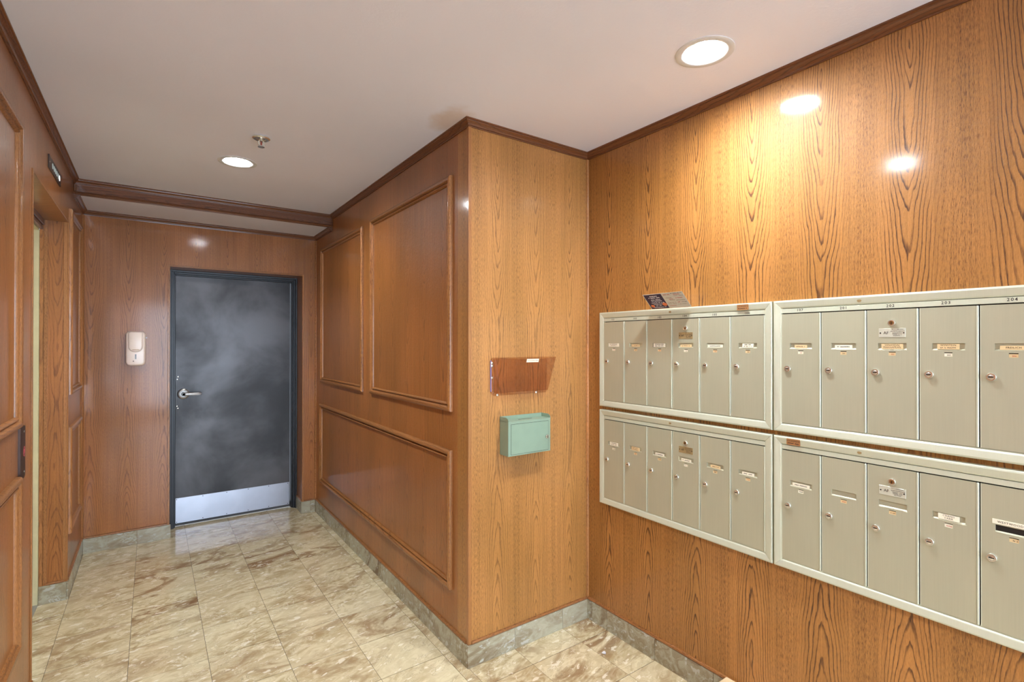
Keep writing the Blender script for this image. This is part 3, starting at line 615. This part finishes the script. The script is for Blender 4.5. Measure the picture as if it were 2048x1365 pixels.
def bank(y_left, z_bot, W, n, numbers, tags, label, master, plate, nums_print=True, sticker=None, first_num=None):
    """one mailbox bank; local origin at its lower left corner"""
    e = empty('mailbox_bank', FACE_R(y_left, z_bot), label=label, cat='mailboxes', group='aluminium mailbox banks on the oak wall')
    bk = mobj('backing', box(.02, W-.02, .02, FH-.02, .0005, .006), DARK, e)
    for k in range(4): frame_rail('frame_rail', e, W, k, ALU_F)
    hs = mobj('header_strip', box(.0275, W-.0275, FH-.0458, FH-.0301, .006, .0175, bev=.0006), ALU_F, e)
    x0, x1 = .0265, W-.0265; pitch = (x1-x0)/n; top, bot = FH-.0478, .030
    mobj('sill_strip', box(.0275, W-.0275, .0272, .0315, .006, .0160, bev=.0006), ALU_F, e)
    for k in range(n):
        a = x0+pitch*k+.0022; b = x0+pitch*(k+1)-.0014; wd = b-a; cx = (a+b)/2; zf = .0175
        sw = .074/2 if wd < .2 else .05
        zs_ = .304; zn = .289
        holes = [(cx-sw, cx+sw, zs_-.001, zs_+.0185), (cx-.0095, cx+.0095, zn-.005, zn+.007)]
        bm = plate_holes(bmesh.new(), a, b-.006, bot+.0025, top-.0015, holes, zf-.0045, zf)
        d = mobj('door', bm, ALU, e)
        mobj('hinge_strip', box(b-.0055, b, bot+.0025, top-.0015, zf-.005, zf+.0012, bev=.0012), ALU_F, d)
        mobj('edge_bead', box(a-.0006, a+.0012, bot+.0025, top-.0015, zf-.0045, zf+.0006), ALU_F, d)
        last = tags[k] == 'OFFICE'
        mobj('name_slot', box(cx-sw, cx+sw, zs_-.001, zs_+.0185, zf-.0046, zf-.0040), DARK if last else ALU, d)
        bm = bmesh.new(); q = [(cx-sw-.002, zs_-.0025), (cx+sw+.002, zs_-.0025), (cx+sw, zs_+.002), (cx-sw, zs_+.002)]
        a1 = [bm.verts.new((x, y, zf+.0004)) for x, y in q[:2]]; a2 = [bm.verts.new((x, y, zf-.0035)) for x, y in q[2:]]; a3 = [bm.verts.new((x, y, zf-.004)) for x, y in q[:2]]
        bm.faces.new((a1[0], a1[1], a2[0], a2[1])); bm.faces.new((a3[1], a3[0], a2[1], a2[0])); bm.faces.new((a1[1], a1[0], a3[0], a3[1])); bm.faces.new((a1[0], a2[1], a3[0])); bm.faces.new((a1[1], a3[1], a2[0]))
        mobj('slot_lip', bm, ALU, d)
        mobj('number_tag', box(cx-.0095, cx+.0095, zn-.0052, zn+.0045, zf-.0046, zf-.0012), PAPER_O if k % 3 else PAPER, d)
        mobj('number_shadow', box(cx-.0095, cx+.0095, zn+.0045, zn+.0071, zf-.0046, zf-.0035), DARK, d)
        if numbers: text('unit_number', numbers[k], .0058, cx+.001, zn-.0012, zf-.0009, INK if k % 2 else INK_R, d)
        else: print_lines('unit_number', [(cx-.005, cx+.007, zn-.001, .0035)], zf-.0012, INK_R if k % 2 else INK, d)
        tg = tags[k]
        if tg == 'OFFICE':
            mobj('name_tag', box(cx-sw-.006, b-.008, zs_+.021, zs_+.0335, zf, zf+.0008), PAPER, d)
            text('name_lettering', 'WESTWOOD ROY', .0078, cx+.003, zs_+.0272, zf+.001, INK, d, 1.15)
            tg = None
        if isinstance(tg, (list, tuple)):
            tw = tg[0]; two = len(tg) > 2
            tm = PAPER if len(tg[1]) % 2 else PAPER_O
            mobj('name_tag', box(cx-tw, cx+tw, zs_+.0005, zs_+(.0165 if two else .012), zf-.0035, zf-.0012 if not two else zf+.0002), tm, d)
            zt = zf-.001 if not two else zf+.0004
            ys = [zs_+.0125, zs_+.0055] if two else [zs_+.0064]
            for s, yy in zip(tg[1:], ys):
                if s.startswith('~'): print_lines('name_print', [(cx-tw*.72, cx+tw*.7, yy, .0042)], zt, INK_B if 'b' in s else INK, d)
                else: text('name_lettering', s, .0072, cx, yy, zt, INK, d, 1.1)
        # cylinder lock at the left edge
        def lock(x, y, r, face, key):
            bm = lathe(bmesh.new(), [(r*1.02, 0), (r*1.02, .0012), (r*.97, .0055), (r*.88, .0068), (r*.60, .0070), (r*.58, .0056)], 24)
            dk = len(bm.faces)
            lathe(bm, [(r*.57, .003), (r*.57, .0060), (r*.5, .0066)], 20); dk2 = len(bm.faces)
            bx(bm, -(r*.48 if key else r*.1), (r*.48 if key else r*.1), -(r*.13 if key else r*.45), (r*.13 if key else r*.3), .0064, .0071)
            for i, f in enumerate(bm.faces): f.material_index = 0 if i < dk else (1 if i < dk2 else 2)
            o = mobj('lock', bm, [CHROME, face, DARK], d, smooth=True); o.location = (x, y, zf)
        lock(a+.0225, .230, .0115, CHROME, True)
        if k == master:
            lock(cx, .386, .0105, BRASS, False)
            pw = .035
            mobj('maker_plate', box(cx-pw, cx+pw, .341, .369, zf, zf+.001, bev=.0003), plate, d)
            text('maker_mark', 'AF', .0125, cx-.0155, .3545, zf+.0012, INK, d, .95)
            text('maker_lettering', 'AUTH-FLORENCE', .0046, cx+.0145, .3592, zf+.0012, INK, d, 1.0)
            print_lines('maker_print', [(cx-.002, cx+.030, .3655, .0020), (cx+.001, cx+.027, .3542, .0024), (cx+.002, cx+.026, .3500, .0024), (cx+.003, cx+.025, .3460, .0024)], zf+.0011, INK, d)
            for x in (cx-.0305, cx+.0305): mobj('plate_rivet', lathe(bmesh.new(), [(.0022, 0), (.0022, .0006), (.001, .0009)], 8, at=(x, .3545, zf+.001)), DARK, d)
    if first_num:
        for k, s in enumerate(first_num):
            cx = x0+pitch*(k+.5); text('door_number', s, .0120, cx-.002+random.uniform(-.004, .004), FH-.0378+random.uniform(-.0008, .0008), .0177, INK, hs, 1.3, .7)
    if sticker is not None:
        sx = sticker
        st = mobj('sticker', prism(bmesh.new(), rrect(sx-.0235, sx+.0235, FH-.0262, FH-.0045, .002, 3), .0215, .0232), STICK, e)
        text('sticker_lettering', 'LOCKSMITH', .0082, sx, FH-.0118, .0234, INK, st, 1.0); print_lines('sticker_print', [(sx-.019, sx+.019, FH-.0203, .0045)], .0233, INK, st)
    bm = lathe(bmesh.new(), [(.005, 0), (.005, .0008), (.002, .0012)], 12)
    for v in bm.verts: v.co = Vector((v.co.x*1.3+W*(.49 if n == 6 else .38), v.co.y+FH-.016, v.co.z+.0205))
    mobj('frame_knob', bm, STICK2, e, smooth=True)
    return e
WA = 1.868-.978; WB = .0265*2+.1365*5
A_T = [(.034, '~', '~b'), (.024, '~b'), (.033, '~', '~'), (.028, '~b'), (.034, '~'), (.022, '~', '~b')]
bank(1.868, 1.137, WA, 6, ['101', '102', '103', '104', '105', '106'], A_T, 'aluminium mailbox bank upper left, handwritten numbers 101 to 106 and card on top', 3, STICK2, sticker=WA-.113, first_num=['101', '102', '103', '104', '105', '106'])
bank(1.868, .643, WA, 6, None, [(.026, '~', '~b'), (.023, '~b', '~b'), (.024, '~'), (.024, '~'), (.022, '~b'), (.024, '~')], 'aluminium mailbox bank lower left with no numbers, beside the corner', 3, STICK2)
bank(.973, 1.137, WB, 5, ['107', '201', '202', '203', '204'], [(.021, '~b'), (.026, '~'), (.028, 'SANANDAJ', 'MAKHAPRAN'), (.025, 'WINSTEIN', '~b'), (.027, 'FREILICH')], 'aluminium mailbox bank upper right, handwritten numbers 107 and 201 to 204', 2, STICK3, first_num=['107', '201', '202', '203', '204'])
bank(.973, .643, WB, 5, None, [(.029, '~'), None, None, (.024, 'CHANG', 'CARR'), 'OFFICE'], 'aluminium mailbox bank lower right with copper locksmith sticker at its top left', 2, STICK3, sticker=.072)
# ------------------------------------------------------------------ card on the mailboxes
def card():
    p0, p1 = Vector((1.868, 1.527, 1.6155)), Vector((1.868, 1.318, 1.6155)); up = (Vector((1.803, 1.527, 1.676))-p0)
    L = up.length; X = (p1-p0).normalized(); Y = up.normalized(); Zz = X.cross(Y)
    M = Matrix((( X.x, Y.x, Zz.x, p0.x), (X.y, Y.y, Zz.y, p0.y), (X.z, Y.z, Zz.z, p0.z), (0, 0, 0, 1)))
    e = empty('advertising_card', M, label='dark purple and grey printed card leaning out from the top of the mailboxes', cat='card')
    Wd = (p1-p0).length; s = .47
    sheet = mobj('sheet', box(0, Wd, 0, L, 0, .0006), GREYP, e)
    mobj('dark_panel', box(.003, Wd*s, .0, L-.003, .0006, .0008), PURPLE, e)
    x0, x1 = .022, Wd*s-.012
    print_lines('white_print', [(x0, x1-.012, L-.014, .0068), (x0-.006, x1+.002, L-.0235, .0068), (x0+.006, x1-.006, L-.035, .0055), (x0+.004, x1-.002, L-.043, .0045), (x0, x1+.004, L-.053, .0052), (x0+.006, x1-.01, L-.062, .0042), (x0+.014, x1-.018, L-.071, .0052), (x0-.006, x1, L-.081, .0052)], .0008, WHITE, e)
    for x, y, r in ((x0-.004, .017, .0085), (x1+.0, .024, .010)):
        mobj('orange_spot', prism(bmesh.new(), [(x+r*1.2*math.cos(t*PI/8), y+r*math.sin(t*PI/8)) for t in range(16)], .0008, .00095), ORANGE, e)
    q = Wd*s+.008
    rows = [(q, q+.034, L-.030, .004), (q+.018, q+.044, L-.044, .004), (q, q+.044, L-.058, .003), (q, q+.042, L-.065, .003), (q+.050, q+.098, L-.021, .004), (q+.050, q+.095, L-.047, .004), (q+.048, q+.094, L-.070, .0035)]
    print_lines('grey_print', rows, .0006, INK_B, e)
    print_lines('red_print', [(q, q+.034, L-.011, .0055), (q+.052, q+.090, L-.0125, .0055), (q+.054, q+.088, L-.033, .0055), (q+.014, q+.040, L-.037, .0045), (q+.052, q+.072, L-.058, .0055), (q, q+.036, L-.076, .0035)], .0006, INK_R, e)
    print_lines('black_print', [(q+.040, q+.098, L-.0055, .004), (q+.074, q+.098, L-.058, .004)], .0006, INK, e)
card()
# ------------------------------------------------------------------ things on the floor
bm = bmesh.new()
pts = [(-.011, .003), (-.002, .007), (.006, .009), (.011, .004), (.008, -.004), (.001, -.009), (-.007, -.004)]
a = [bm.verts.new((x*1.1, y*1.2, .0012+.004*abs(x)/.011)) for x, y in pts]; b = [bm.verts.new((v.co.x, v.co.y, v.co.z+.0006)) for v in a]
bm.faces.new(a[::-1]); bm.faces.new(b)
for i in range(7): bm.faces.new((a[i], a[(i+1) % 7], b[(i+1) % 7], b[i]))
o = mobj('paper_scrap', bm, WHITE, label='tiny torn white paper scrap on the floor tiles by the mailbox wall', cat='paper'); o.location = (1.735, 1.70, 0)
cb = empty('cardboard_box', Matrix.Translation((1.79, 1.0, 0)), label='tan cardboard box on the floor under the mailboxes at the bottom edge', cat='box')
bm = bmesh.new()
bx(bm, -.12, .092, -.168, .166, 0, .112, bev=.001)
mobj('carton', bm, CARD, cb); mobj('lid', prism(bmesh.new(), rrect(-.123, .0945, -.17, .1685, .003, 2), .095, .1195, bev=.001), plain('pale_cardboard', (216, 194, 156), .7), cb)
